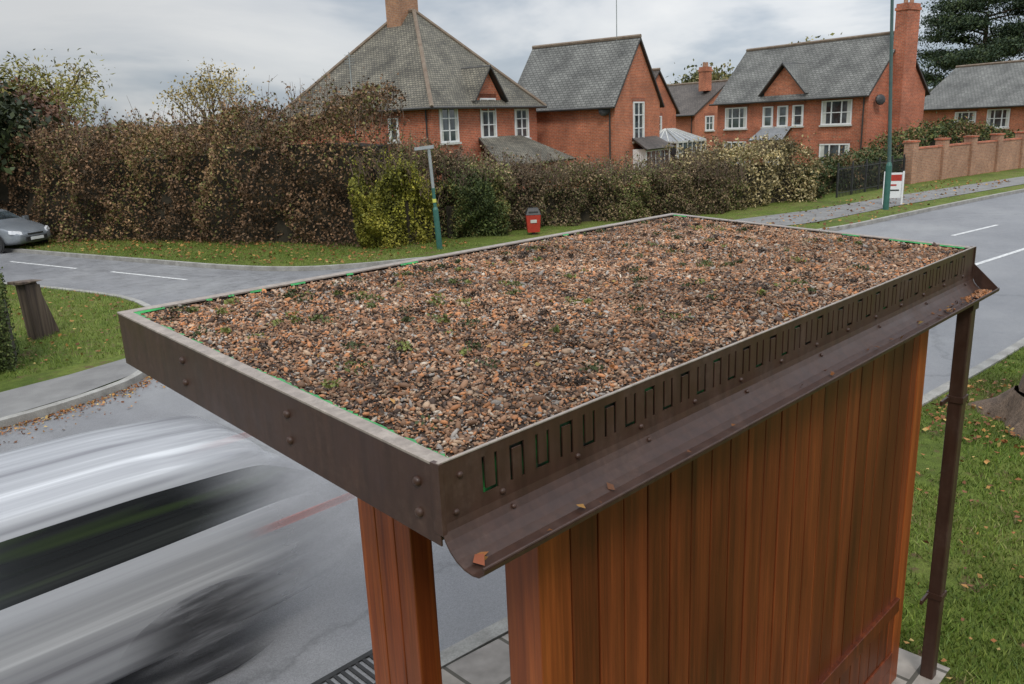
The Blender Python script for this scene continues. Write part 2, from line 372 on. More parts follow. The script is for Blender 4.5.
dash((6.3,28.8),(7.1,25.1));dash((7.5,23.5),(8.2,20.2));dash((5.3,33.5),(6.0,30.5))
dash((24.1,7.3),(26.9,6.95),.12);dash((18,7.6),(21.2,7.5),.12);dash((30,6.5),(33,6.1),.12);dash((37,5.6),(40,5.1),.12);dash((12,7.8),(15,7.7),.12)
dash((19.3,5.5),(23.4,5.1),.12);dash((14,5.75),(17,5.6),.12);dash((26,4.8),(30,4.3),.12)
dash((6.6,12.6),(10,12.3),.15);dash((11,12.2),(14,12),.15)
ms.obj("road_marking",[M['paint']])

def blades(name,pts,h,cols):
    n=len(pts); ang=rng.uniform(0,6.28,n); hh=h*rng.uniform(.5,1.3,n)
    wv=np.stack([np.cos(ang),np.sin(ang),np.zeros(n)],1)*(.0045+h*.02); ln=rng.normal(size=(n,3))*.5; ln[:,2]=1
    v=np.empty((n,3,3)); v[:,0]=pts-wv; v[:,1]=pts+wv; v[:,2]=pts+ln*hh[:,None]
    me=bpy.data.meshes.new(name); me.vertices.add(n*3); me.vertices.foreach_set("co",v.reshape(-1))
    me.loops.add(n*3); me.loops.foreach_set("vertex_index",np.arange(n*3,dtype=np.int32)); me.polygons.add(n)
    me.polygons.foreach_set("loop_start",np.arange(0,n*3,3,dtype=np.int32)); me.update(calc_edges=True)
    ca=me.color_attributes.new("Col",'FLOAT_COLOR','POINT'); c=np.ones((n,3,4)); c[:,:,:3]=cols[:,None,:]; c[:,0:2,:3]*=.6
    ca.data.foreach_set("color",c.reshape(-1)); me.materials.append(M['leaf']); return link(bpy.data.objects.new(name,me))
def scatter(n,x0,x1,y0,y1,cond,z=.085,px=1.):
    p=np.stack([x0+(x1-x0)*rng.random(n)**px,rng.uniform(y0,y1,n),np.full(n,z)],1); return p[cond(p)]
gc=[(.10,.17,.02),(.16,.235,.035),(.23,.29,.05),(.29,.26,.10)]
nearY=lambda x: np.interp(x,[q[0] for q in near],[q[1] for q in near])
p=scatter(170000,3.9,17,-2.2,3.25,lambda p:(p[:,1]<nearY(p[:,0])-.14)&~((p[:,0]<4.80)&(p[:,1]>1.20)),px=1.3)
p=p[sn(p,2.6,3)+.6*sn(p,9,4)+rng.normal(size=len(p))*.35>-.45]
blades("grass",p,.045,pal(len(p),gc,[2,4,3,1.3],p,5,1.5)*(1+.28*sn(p,3.3,77))[:,None])
k1x=[q[0] for q in K1 if q[1]>13.3 and q[1]<31][::1]; k1y=[q[1] for q in K1 if q[1]>13.3 and q[1]<31]
p=scatter(50000,0,6.4,13.2,30,lambda p:p[:,0]<np.interp(p[:,1],k1y,k1x)-.14)
blades("grass",p,.07,pal(len(p),gc,[2,4,3,.9],p,6,1.0))
k2=[(q[0],q[1]) for q in K2 if 16.9<q[1]<40][::-1]
k2f=lambda p:np.interp(p[:,1],[q[1] for q in k2],[q[0] for q in k2])
p=scatter(50000,6,16,17.5,36,lambda p:(p[:,0]>k2f(p)+.2))
blades("grass",p,.08,pal(len(p),gc,[2,4,3,1.6],p,8,1.0))
lc=[(.28,.11,.035),(.38,.20,.06),(.18,.075,.035),(.42,.29,.10)]
def litter(name,p,size): 
    p=p.copy(); p[:,2]+=.03+rng.random(len(p))*.02; leaves(name,p,size,pal(len(p),lc,[3,2,3,1]),flat=.75,asp=.7,mat=M['dryleaf'])
litter("fallen_leaves",scatter(1100,4.6,16,-2.5,3.0,lambda p:(p[:,1]<nearY(p[:,0])-.2)&~((p[:,0]<4.80)&(p[:,1]>1.20)),px=1.3),.045)
litter("fallen_leaves",scatter(420,8.6,10.8,.9,2.9,lambda p:p[:,0]>0),.055)
litter("fallen_leaves",scatter(700,0,6.2,13,24,lambda p:p[:,0]<np.interp(p[:,1],k1y,k1x)-.2),.08)
litter("fallen_leaves",scatter(2600,7,16,18,34,lambda p:(p[:,0]>k2f(p)+.5)),.10)
q=scatter(900,.8,4.6,10.9,12.2,lambda p:p[:,0]>0,z=-.02); ky=np.interp(q[:,0],[k[0] for k in K1 if k[1]<12.4],[k[1] for k in K1 if k[1]<12.4]); q[:,1]=ky-.02-rng.exponential(.16,len(q)); litter("fallen_leaves",q,.04)
litter("fallen_leaves",scatter(600,20,42,10.2,13.5,lambda p:p[:,0]>0),.10)

# ---------------------------------------------------------------- bus shelter  (authored at 1:1, then scaled to its real size)
K=.892
sh=empty("bus_shelter",(0,0,3.4*(1-K))); sh.scale=(K,K,K)
GZ=(.1-3.4*(1-K))/K      # pavement level in shelter coordinates
X0,X1,Y0,Y1=1.18,5.43,1.51,3.71
zt=lambda y:2.575+(y-1.51)*.05
def slopebox(mb,x0,x1,y0,y1,a,b,m=0):
    mb.hexa([(x0,y0,zt(y0)+a),(x1,y0,zt(y0)+a),(x1,y1,zt(y1)+a),(x0,y1,zt(y1)+a),(x0,y0,zt(y0)+b),(x1,y0,zt(y0)+b),(x1,y1,zt(y1)+b),(x0,y1,zt(y1)+b)],m)
mb=MB()
slopebox(mb,X0,X0+.006,Y0+.008,Y1,-.235,-.008)
slopebox(mb,X1-.006,X1,Y0+.008,Y1,-.235,-.008)
slopebox(mb,X0+.0065,X1-.0065,Y1-.006,Y1,-.235,-.008)
slopebox(mb,X0+.02,X1-.02,Y0+.03,Y1-.02,-.20,-.185)
mb.obj("fascia",[M['brown']],sh,bevel=.0015)
mb=MB()
fw=.048
slopebox(mb,X0-.002,X0+fw,Y0+.006,Y1-fw-.001,-.008,0)
slopebox(mb,X1-fw,X1+.002,Y0+.006,Y1-fw-.001,-.008,0)
slopebox(mb,X0-.002,X1+.002,Y1-fw,Y1+.002,-.008,.0005)
mb.obj("rim",[M['brownlip']],sh,bevel=.0015)
mb=MB(); slopebox(mb,X0+.0065,X0+.05,Y0+.03,Y1-.03,-.234,-.228); mb.obj("fascia_return",[M['brown']],sh)
per=.1045; kinds=[]; x=X0+.15
while x+.06<X1-.08:
    kinds.append((x,len(kinds)%2)); x+=per
cols_=[]; cur=X0
for (x,k) in kinds:
    cols_.append((cur,x,'s')); cols_.append((x,x+.011,'a%d'%k)); cols_.append((x+.011,x+.047,'b%d'%k)); cols_.append((x+.047,x+.058,'a%d'%k)); cur=x+.058
cols_.append((cur,X1,'s'))
rows=[(0,-.028),(-.028,-.040),(-.040,-.122),(-.122,-.134),(-.134,-.172)]
prof=[(Y0,-.172),(Y0-.004,-.194),(Y0-.014,-.215),(Y0-.03,-.236),(Y0-.052,-.254),(Y0-.080,-.266),(Y0-.110,-.270),(Y0-.134,-.266),(Y0-.150,-.254),(Y0-.152,-.243)]
verts=[];idx={};faces=[]
def gv(x,y,z):
    k=(round(x,5),round(y,5),round(z,5))
    if k not in idx: idx[k]=len(verts); verts.append(k)
    return idx[k]
zb=2.575
for (xa,xb,kd) in cols_:
    for ri,(za,zc) in enumerate(rows):
        hole=False
        if kd[0]=='a' and ri in(1,2,3): hole=True
        if kd=='b0' and ri==3: hole=True
        if kd=='b1' and ri==1: hole=True
        if not hole: faces.append((gv(xa,Y0,zb+zc),gv(xb,Y0,zb+zc),gv(xb,Y0,zb+za),gv(xa,Y0,zb+za)))
    for (ya,za),(yb,zc) in zip(prof[:-1],prof[1:]):
        faces.append((gv(xa,yb,zb+zc),gv(xb,yb,zb+zc),gv(xb,ya,zb+za),gv(xa,ya,zb+za)))
me=bpy.data.meshes.new("gutter"); me.from_pydata(verts,[],faces); me.materials.append(M['brown']); me.update(); boxuv(me)
o=link(bpy.data.objects.new("gutter",me),sh); s=o.modifiers.new("s","SOLIDIFY"); s.thickness=.005; s.offset=-1
mb=MB(); mb.box(X0,X1,Y0-.002,Y0+.009,zb-.0005,zb+.004); mb.obj("gutter_edge",[M['brownlip']],sh,bevel=.001)
mb=MB(); mb.tube((X0,Y0-.1525,zb-.240),(X1,Y0-.1525,zb-.240),.0045,.0045,8); mb.obj("gutter_lip",[M['brown']],sh)
mb=MB(); mb.box(X0-.003,X0+.012,Y0-.006,Y0+.03,zb-.20,zb+.002)
mb.box(X1-.012,X1+.003,Y0-.006,Y0+.03,zb-.20,zb+.002); mb.obj("corner_angle",[M['brown']],sh,bevel=.001)
ec=MB(); ec.poly([(X1-.004,y-.003,zb+z) for y,z in prof]+[(X1-.004,Y0-.003,zb-.10)])
eo=ec.obj("gutter_stop",[M['brown']],sh); q=eo.modifiers.new("s","SOLIDIFY"); q.thickness=.004
def dome(mb,c,ax,r,h=.45):
    c=Vector(c);ax=Vector(ax).normalized();a=ax.orthogonal().normalized();b=ax.cross(a);i=len(mb.v);n=10
    for k,(rr,hh) in enumerate(((1,0),(.95,.5*h),(.6,.8*h),(0.0,h))):
        if rr==0: mb.v.append(tuple(c+ax*hh*r)); continue
        for j in range(n):
            t=6.2832*j/n; mb.v.append(tuple(c+a*math.cos(t)*rr*r+b*math.sin(t)*rr*r+ax*hh*r))
    for k in range(2):
        for j in range(n): mb.f.append((i+k*n+j,i+k*n+(j+1)%n,i+(k+1)*n+(j+1)%n,i+(k+1)*n+j)); mb.m.append(0)
    for j in range(n): mb.f.append((i+2*n+j,i+2*n+(j+1)%n,i+3*n)); mb.m.append(0)
mb=MB()
for y in (3.06,2.27,1.60):
    for dz in (-.075,-.165): dome(mb,(X0,y,zt(y)+dz),(-1,0,0),.0145,1.0)
for i in range(13):
    x=X0+.22+i*.32
    dome(mb,(x,Y0,zb-.152),(0,-1,0),.0095,1.)
    if i%2==0: dome(mb,(x+.03,Y0-.012,zb-.205),(0,-1,.6),.008,.9)
dome(mb,(X0+.07,Y0,zb-.05),(0,-1,0),.0095,1.);dome(mb,(X0+.05,Y0,zb-.15),(0,-1,0),.0095,1.)
mb.obj("bolts",[M['brown']],sh,smooth=True)
mb=MB(); mb.box(X0+.03,X1-.03,Y0+.016,Y0+.020,zb-.15,zb-.022)
mb.obj("membrane",[M['green']],sh)
mb=MB()
def wav(x0,y0,x1,y1,n,inw,keep,z1=-.010,w=(.006,.016)):
    pr=None; on=True; cnt=0
    for k in range(n+1):
        if cnt<=0: on=random.random()<(keep(k/n) if callable(keep) else keep); cnt=random.randint(2,6)
        cnt-=1
        t=k/n; x=x0+(x1-x0)*t;y=y0+(y1-y0)*t; a=random.uniform(w[0],w[1])
        px=(x+inw[0]*.001,y+inw[1]*.001,zt(y)-.002); q=(x+inw[0]*a,y+inw[1]*a,zt(y)+z1)
        if pr and on: mb.quad(pr[0],px,q,pr[1])
        pr=(px,q)
wav(X0+fw,Y0+.02,X0+fw,Y1-fw,160,(1,0),lambda t:.9 if t<.5 else .4,z1=-.004,w=(.004,.018))
wav(X1-fw,Y0+.02,X1-fw,Y1-fw,90,(-1,0),lambda t:.6 if t<.2 else .1,z1=-.008)
wav(X0+fw,Y1-fw,X1-fw,Y1-fw,300,(0,-1),lambda t:1 if t<.03 else (.3 if t<.4 else .06),z1=-.010)
mb.obj("membrane_edge",[M['greene']],sh)
gx,gy=120,64; me=bpy.data.meshes.new("substrate"); F=[]
gp=np.array([[X0+fw*.7+(X1-X0-fw*1.4)*i/gx, Y0+.022+(Y1-Y0-fw*.7-.022)*j/gy,0] for i in range(gx+1) for j in range(gy+1)])
def surf(P): 
    ex=np.minimum.reduce([P[:,0]-X0,X1-P[:,0],Y1-P[:,1]]); e=np.clip((ex-.05)/.12,0,1)
    ey=np.clip((P[:,1]-Y0-.02)/.05,0,1)
    return 2.575+(P[:,1]-1.51)*.05-.019+.007*e+.008*sn(P,3.5,11)*e+.006*sn(P,11,12)*e-.010*(1-ey)
gp[:,2]=surf(gp)-.006
for i in range(gx):
    for j in range(gy):
        a=i*(gy+1)+j; F.append((a,a+gy+1,a+gy+2,a+1))
me.from_pydata([tuple(v) for v in gp],[],F); me.materials.append(M['dark']); me.update(); link(bpy.data.objects.new("substrate",me),sh)
def icos():
    t=(1+5**.5)/2
    v=np.array([(-1,t,0),(1,t,0),(-1,-t,0),(1,-t,0),(0,-1,t),(0,1,t),(0,-1,-t),(0,1,-t),(t,0,-1),(t,0,1),(-t,0,-1),(-t,0,1)],float)
    v/=np.linalg.norm(v[0])
    f=np.array([(0,11,5),(0,5,1),(0,1,7),(0,7,10),(0,10,11),(1,5,9),(5,11,4),(11,10,2),(10,7,6),(7,1,8),(3,9,4),(3,4,2),(3,2,6),(3,6,8),(3,8,9),(4,9,5),(2,4,11),(6,2,10),(8,6,7),(9,8,1)])
    return v,f
iv,iff=icos()
def pebbles(name,P,R,cols,parent,mat):
    n=len(P); 
    v=iv[None]*(1+rng.uniform(-.28,.28,(n,12,1)))
    sc3=np.stack([rng.uniform(.8,1.9,n),rng.uniform(.6,1.0,n),rng.uniform(.3,.7,n)],1); v=v*sc3[:,None,:]
    q=rng.normal(size=(n,4))*np.array([1,.24,.24,1]); q/=np.linalg.norm(q,axis=1,keepdims=True); w,x,y,z=q.T
    Rm=np.stack([1-2*(y*y+z*z),2*(x*y-w*z),2*(x*z+w*y),2*(x*y+w*z),1-2*(x*x+z*z),2*(y*z-w*x),2*(x*z-w*y),2*(y*z+w*x),1-2*(x*x+y*y)],1).reshape(n,3,3)
    v=np.einsum('nij,nkj->nki',Rm,v)*R[:,None,None]+P[:,None,:]
    f=(iff[None]+12*np.arange(n)[:,None,None]).reshape(-1).astype(np.int32); nf=n*20
    me=bpy.data.meshes.new(name); me.vertices.add(n*12); me.vertices.foreach_set("co",v.reshape(-1))
    me.loops.add(nf*3); me.loops.foreach_set("vertex_index",f); me.polygons.add(nf); me.polygons.foreach_set("loop_start",np.arange(0,nf*3,3,dtype=np.int32))
    me.update(calc_edges=True)
    ca=me.color_attributes.new("Col",'FLOAT_COLOR','POINT'); c=np.ones((n,12,4)); c[:,:,:3]=np.clip(cols,0,1)[:,None,:]; ca.data.foreach_set("color",c.reshape(-1))
    me.materials.append(mat); return link(bpy.data.objects.new(name,me),parent)
n=100000
P=np.stack([rng.uniform(X0+fw+.006,X1-fw-.006,n),rng.uniform(Y0+.022,Y1-fw-.006,n),np.zeros(n)],1)
R=np.clip(rng.lognormal(math.log(.0050),.42,n),.0022,.017); P[:,2]=surf(P)+R*rng.uniform(-.2,.5,n)
pc=[(.07,.045,.033),(.17,.095,.055),(.28,.155,.09),(.42,.185,.08),(.38,.26,.17),(.27,.24,.21),(.45,.38,.30)]
C=pal(n,pc,[2.2,3,3.0,2.0,2.2,1.0,.25],jit=.25)
C*=(1+.25*sn(P,3,21)+.18*sn(P,9,22))[:,None].clip(.5,1.5)
pebbles("gravel",P,R,C,sh,M['pebble'])
n=320; P=np.stack([5.41-rng.exponential(.09,n),rng.uniform(Y0-.13,Y0-.05,n),np.full(n,zb-.258)],1); pebbles("washed_gravel",P,rng.uniform(.004,.010,n),pal(n,pc[1:4],[1,2,2]),sh,M['pebble'])
nc=230; cc=np.stack([rng.uniform(X0+.1,X1-.1,nc),Y0+.1+(Y1-Y0-.2)*rng.random(nc)**.6,np.zeros(nc)],1)
pts=[];cl=[]
for c in cc:
    k=int(rng.integers(10,56)); r=rng.uniform(.008,.028)
    q=c+rng.normal(size=(k,3))*np.array([r,r,0]); q[:,2]=surf(q)+.006+rng.random(k)*.018; pts.append(q)
    b=np.array([(.05,.065,.022),(.09,.11,.03),(.065,.042,.028),(.17,.19,.05),(.05,.035,.025)][rng.integers(0,5)]); cl.append(np.tile(b,(k,1))*rng.uniform(.6,1.3,(k,1)))
leaves("sedum",np.concatenate(pts),.014,np.concatenate(cl),parent=sh,asp=.7)
nn=300; q=np.stack([rng.uniform(X0+.1,X1-.1,nn),rng.uniform(Y0+.05,Y1-.1,nn),np.zeros(nn)],1); q[:,2]=surf(q)+.014
leaves("leaf_litter",q,.024,pal(nn,lc,[3,2,3,1]),flat=.7,parent=sh,mat=M['dryleaf'])
nn=60; q=np.stack([np.where(rng.random(nn)<.6,rng.uniform(4.7,5.38,nn),rng.uniform(1.2,4.7,nn)),rng.uniform(Y0-.12,Y0-.05,nn),np.full(nn,zb-.253)],1)
leaves("gutter_leaves",q,.028,pal(nn,lc,[3,1,3,.2])*.75,flat=.7,parent=sh,mat=M['dryleaf'])
leaves("gutter_leaf",np.array([[1.225,1.42,zb-.255]]),.05,np.array([[.25,.08,.04]]),flat=.8,parent=sh,mat=M['dryleaf'])
mb=MB(); x=1.775; yw=1.60; pw=.1435
while x<4.86:
    w=min(pw,4.88-x); d=random.uniform(0,.003)
    mb.box(x+.0035,x+w-.0035,yw-d,yw+.022,-.02,2.37); x+=w
mb.obj("wall_boards",[M['wood']],sh,bevel=.004)
mb=MB(); mb.box(1.775,4.88,yw+.021,yw+.05,GZ+.03,2.37); mb.obj("wall_backing",[M['dark']],sh)
mb=MB()
mb.box(1.62,1.772,yw-.004,yw+.155,GZ,2.40); mb.box(4.883,5.02,yw-.004,yw+.14,GZ,2.40)
mb.obj("corner_posts",[M['wood2']],sh,bevel=.005)
mb=MB()
mb.box(3.0,4.881,yw-.026,yw+.02,.29,.385)
mb.box(1.774,4.881,yw-.012,yw+.02,-.14,-.022); mb.box(1.774,4.881,yw-.008,yw+.02,GZ+.02,-.145)
mb.obj("bottom_rail",[M['wood']],sh,bevel=.004)
mb=MB()
for (a,b) in ((2.275,2.375),(2.380,2.50),(2.505,2.62)): mb.box(1.62,1.725,a,b,GZ,2.42)
mb.obj("end_pier",[M['wood2']],sh,bevel=.006)
mb=MB()
for (a,b) in ((2.275,2.375),(2.380,2.50),(2.505,2.62)): mb.box(4.90,5.0,a,b,GZ,2.42)
mb.box(1.66,5.0,2.40,2.49,2.30,2.41); mb.obj("far_pier",[M['wood2']],sh,bevel=.006)
mb=MB(); mb.box(1.9,4.8,1.72,2.05,.15,.19); mb.box(2.0,2.06,1.75,2.0,GZ,.15); mb.box(4.6,4.66,1.75,2.0,GZ,.15); mb.obj("bench",[M['wood2']],sh,bevel=.004)
mb=MB(); mb.box(5.15,5.236,1.415,1.495,GZ-.02,2.318); mb.obj("downpipe",[M['brown']],sh,bevel=.008)
mb=MB(); mb.box(5.142,5.244,1.407,1.503,1.66,1.70); mb.box(5.02,5.15,1.485,1.50,1.665,1.695); mb.box(5.142,5.244,1.407,1.503,.3,.34); mb.box(5.02,5.15,1.485,1.50,.305,.335)
mb.box(5.14,5.246,1.405,1.505,2.24,2.30); mb.obj("pipe_bracket",[M['brown']],sh,bevel=.002)

mb=MB(); mb.box(2.05,2.65,3.80,3.84,.0,.016); mb.box(2.05,2.65,4.10,4.14,.0,.016); mb.box(2.05,2.09,3.84,4.10,.0,.016); mb.box(2.61,2.65,3.84,4.10,.0,.016)
for k in range(9): mb.box(2.115+k*.056,2.14+k*.056,3.84,4.10,.0,.014)
mb.obj("drain_grate",[M['tyre']])

# ---------------------------------------------------------------- houses
M['lint']=brick_mat("soldier_brick",(.36,.10,.05),(.28,.08,.04),(.3,.2,.15),.075,.225,.008)
M['ridget']=mottled("ridge_tiles",(.16,.11,.075),(.24,.19,.14),3,.8)
def window(mb,face,a,z,w,h,cols=2,rows=2):
    def B(u0,u1,d0,d1,z0,z1,m):
        if face=='f': mb.box(u0,u1,-d1,-d0,z0,z1,m)
        else: mb.box(-d1,-d0,u0,u1,z0,z1,m)
    u0=a-w/2;u1=a+w/2;t=.075
    B(u0+.02,u1-.02,.004,.012,z+.02,z+h-.02,1)
    B(u0,u0+t,.004,.05,z,z+h,0);B(u1-t,u1,.004,.05,z,z+h,0);B(u0+t,u1-t,.004,.05,z,z+t,0);B(u0+t,u1-t,.004,.05,z+h-t,z+h,0)
    for k in range(1,cols):
        c=u0+w*k/cols; B(c-.035,c+.035,.004,.045,z+t,z+h-t,0)
    for k in range(1,rows):
        c=z+h*k/rows
        for j in range(cols):
            ua=u0+w*j/cols+(t if j==0 else .035); ub=u0+w*(j+1)/cols-(t if j==cols-1 else .035)
            B(ua,ub,.004,.038,c-.024,c+.024,0)
    B(u0+t,u0+t+w*.12,.013,.02,z+t,z+h-t,2); B(u1-t-w*.12,u1-t,.013,.02,z+t,z+h-t,2)
    B(u0-.06,u1+.06,.004,.12,z-.09,z-.003,2)
    B(u0-.1,u1+.1,.004,.03,z+h+.003,z+h+.2,3)
def roof_slabs(mb,quads,th=.1,m=0):
    for q in quads:
        q=[Vector(p) for p in q]; n=(q[1]-q[0]).cross(q[-1]-q[0]).normalized()
        if n.z<0: n=-n; q=q[::-1]
        mb.poly(q,m); lo=[p-n*th for p in q]; mb.poly(lo[::-1],1)
        for i in range(len(q)):
            j=(i+1)%len(q); mb.poly([q[i],lo[i],lo[j],q[j]],1)
def house(name,corner,az,L1,L2,eaves,ridge,kind,brick,tile,wins,chim=(),oh=.35,extra=None,cbrick=None):
    root=empty(name,(corner[0],corner[1],0),math.radians(az))
    mb=MB()
    if kind=='hip': mb.box(0,L1,0,L2,0,eaves)
    else:
        mb.quad((0,0,0),(0,0,eaves),(0,L2,eaves),(0,L2,0)); mb.quad((L1,0,0),(L1,L2,0),(L1,L2,eaves),(L1,0,eaves))
        mb.poly([(0,0,0),(L1,0,0),(L1,0,eaves),(L1/2,0,ridge-.1),(0,0,eaves)]); mb.poly([(0,L2,0),(0,L2,eaves),(L1/2,L2,ridge-.1),(L1,L2,eaves),(L1,L2,0)])
    mb.obj("walls",[brick],root)
    rb=MB()
    if kind=='hip':
        sl=(ridge-eaves)/min(L1,L2)*2; d=oh*sl; A=(-oh,-oh,eaves-d);Bc=(L1+oh,-oh,eaves-d);Cc=(L1+oh,L2+oh,eaves-d);D=(-oh,L2+oh,eaves-d)
        r0=(L1/2,L1/2,ridge);r1=(L1/2,L2-L1/2+.01,ridge); roof_slabs(rb,[(A,Bc,r0),(Bc,Cc,r1,r0),(Cc,D,r1),(D,A,r0,r1)])
        ridges=[(A,r0),(Bc,r0),(D,r1),(Cc,r1),(r0,r1)]
    else:
        sl=(ridge-eaves)/L1*2; d=oh*sl; g_=.15
        roof_slabs(rb,[((-oh,-g_,eaves-d),(L1/2,-g_,ridge),(L1/2,L2+g_,ridge),(-oh,L2+g_,eaves-d)),((L1+oh,-g_,eaves-d),(L1+oh,L2+g_,eaves-d),(L1/2,L2+g_,ridge),(L1/2,-g_,ridge))])
        ridges=[((L1/2,-g_,ridge),(L1/2,L2+g_,ridge))]
    for a,b in ridges: rb.tube(Vector(a)+Vector((0,0,.02)),Vector(b)+Vector((0,0,.02)),.10,.10,6,2)
    rb.obj("roof",[tile,M['fasciaw'],M['ridget']],root)
    gb=MB(); zg=eaves-oh*sl-.02
    gb.tube((-oh-.05,-oh if kind=='hip' else -.1,zg),(-oh-.05,L2+oh,zg),.06,.06,6)
    if kind=='hip': gb.tube((-oh,-oh-.05,zg),(L1+oh,-oh-.05,zg),.06,.06,6)
    gb.tube((-.07,.25,0),(-.07,.25,zg),.04,.04,6)
    gb.obj("gutter",[M['fasciaw']],root)
    wb=MB()
    for wd in wins: window(wb,*wd)
    if wins: wb.obj("windows",[M['white'],M['glass'],M['offwhite'],M['lint']],root)
    for (x,y,w,dp,zb_,zt_) in chim:
        cb=MB(); cb.box(x-w/2,x+w/2,y-dp/2,y+dp/2,zb_,zt_-.35); cb.box(x-w/2-.05,x+w/2+.05,y-dp/2-.05,y+dp/2+.05,zt_-.35,zt_-.2); cb.box(x-w/2,x+w/2,y-dp/2,y+dp/2,zt_-.2,zt_)
        cb.obj("chimney",[cbrick or brick],root)
        pb=MB()
        for s in (-.25,.25): pb.tube((x+s*w,y,zt_),(x+s*w,y,zt_+.35),.12,.1,8)
        pb.obj("chimney_pots",[M['brick3']],root)
    if extra: extra(root)
    return root
def gablet(mb,face,a,z0,zap,hw,out,back):
    def Pt(u,d,z): return (u,-d,z) if face=='f' else (-d,u,z)
    roof_slabs(mb,[(Pt(a-hw-.15,out,z0),Pt(a,out,zap),Pt(a,-back,zap),Pt(a-hw-.15,-back,z0)),(Pt(a+hw+.15,out,z0),Pt(a,out,zap),Pt(a,-back,zap),Pt(a+hw+.15,-back,z0))],.07)
def ex1(root):
    mb=MB(); gablet(mb,'f',4.1,4.6,6.2,1.2,.3,2.0); mb.obj("dormer_roof",[M['tile'],M['fasciaw']],root)
    mb=MB(); mb.poly([(3.05,-.03,4.2),(5.15,-.03,4.2),(5.15,-.03,4.75),(4.1,-.03,6.05),(3.05,-.03,4.75)]); mb.obj("dormer_wall",[M['brick']],root)
    mb=MB(); roof_slabs(mb,[((1.9,-2.2,1.75),(8.5,-2.2,1.75),(6.8,0,3.0),(3.3,0,3.0))],.1); mb.obj("porch_roof",[M['tile'],M['fasciaw']],root)
    mb=MB(); mb.box(2.6,8.0,-1.7,-.01,0,1.85); mb.obj("porch_walls",[M['brick']],root)
    mb=MB(); mb.tube((-.6,4.0,2.2),(-.6,4.0,6.9),.03,.02,5)
    for k in range(4): mb.tube((-.9,4.0,6.4+k*.12),(-.3,4.0,6.4+k*.12),.012,.012,4)
    mb.obj("aerial",[M['galv']],root)
H1=house("brick_house",(22.8,27.9),10.7,8.3,9.2,4.7,9.0,'hip',M['brick'],M['tile'],
 [('f',1.15,2.85,1.3,1.55,2,3),('f',4.1,2.95,1.25,1.8,2,3),('f',6.9,2.85,1.25,1.4,2,3),('l',2.2,3.0,.6,1.0,1,2)],
 chim=[(4.15,4.9,1.35,.9,8.2,11.0)],extra=ex1,cbrick=M['ybrick'])
def ex2(root):
    mb=MB(); roof_slabs(mb,[((1.6,-1.0,2.0),(5.2,-1.0,2.0),(4.9,0,2.6),(1.9,0,2.6))],.08); mb.obj("bay_roof",[M['tile3'],M['fasciaw']],root)
    mb=MB(); mb.box(1.9,4.9,-.8,-.01,0,.6); mb.obj("bay_base",[M['brick2']],root)
    mb=MB(); mb.box(1.95,4.85,-.78,-.02,.61,2.0,0)
    for k in range(5): mb.box(2.05+k*.56,2.5+k*.56,-.80,-.785,.75,1.85,1)
    mb.obj("bay_window",[M['white'],M['glass']],root)
    mb=MB(); mb.tube((2.6,1.2,7.2),(2.6,1.2,11.2),.03,.02,5); mb.obj("mast",[M['galv']],root)
    mb=MB(); dome(mb,(-.2,.5,4.0),(-1,-.5,.2),.28,.5); mb.obj("satellite_dish",[M['blackp']],root)
H2=house("brick_house",(33,26),10.7,5.3,6.3,4.55,7.6,'gable',M['brick2'],M['tile2'],
 [('f',2.65,2.4,1.3,2.0,2,3)],chim=[],extra=ex2)
def ex3(root):
    mb=MB(); gablet(mb,'l',5.4,4.6,6.4,1.5,.35,2.6); mb.obj("cross_gable_roof",[M['tile2'],M['fasciaw']],root)
    mb=MB(); mb.poly([(-.04,4.0,4.1),(-.04,4.0,4.75),(-.04,5.4,6.2),(-.04,6.8,4.75),(-.04,6.8,4.1)]); mb.obj("cross_gable_wall",[M['brick2']],root)
    mb=MB(); roof_slabs(mb,[((-1.2,4.6,2.0),(-1.2,7.0,2.0),(0,6.8,2.75),(0,4.8,2.75))],.08); mb.obj("porch_roof",[M['lead'],M['fasciaw']],root)
    mb=MB(); mb.box(-.03,-.004,5.5,6.7,.1,1.95,0); mb.box(-.05,-.031,5.7,6.5,1.0,1.75,1); mb.tube((-1.1,4.7,0),(-1.1,4.7,2.1),.05,.05,6,0); mb.tube((-1.1,6.9,0),(-1.1,6.9,2.1),.05,.05,6,0)
    mb.obj("door",[M['white'],M['glass']],root)
    mb=MB(); dome(mb,(.6,-.3,4.0),(-.5,-1,.2),.3,.5); mb.obj("satellite_dish",[M['blackp']],root)
H3=house("brick_house",(46.3,18.9),-8,6.0,10.4,4.6,7.6,'gable',M['brick'],M['tile2'],
 [('l',1.9,2.75,1.9,1.35,3,2),('l',1.9,-.05,1.9,1.75,3,2),('l',4.4,2.75,.75,1.2,1,2),('l',5.45,2.75,.75,1.2,1,2),('l',6.5,2.75,.75,1.2,1,2),('l',8.9,2.7,1.7,1.3,3,2),('l',8.9,.5,1.7,1.4,3,2)],
 chim=[(2.7,-.36,1.25,.7,0,9.0)],extra=ex3)
house("brick_house",(60,10.9),-20,8,12.6,3.6,6.3,'gable',M['brick2'],M['tile2'],[('l',3.0,2.0,1.6,1.2,3,2),('l',6.2,2.0,1.6,1.2,3,2),('l',8.6,1.9,1.6,1.2,3,2)])
house("brick_house",(44.6,33.2),5,5,7,4.2,6.7,'gable',M['brick2'],M['tile3'],[('f',2.5,2.6,1.0,1.1,2,2)],chim=[(1.5,1,.7,.7,5.5,7.6)])
house("brick_house",(55,35.6),-5,8,8,3.9,6.2,'gable',M['brick2'],M['tile3'],[('f',1.8,2.5,1.1,1.1,2,2),('f',5,2.5,1.1,1.1,2,2)],chim=[(2.5,1,.7,.7,5.5,7.3)])
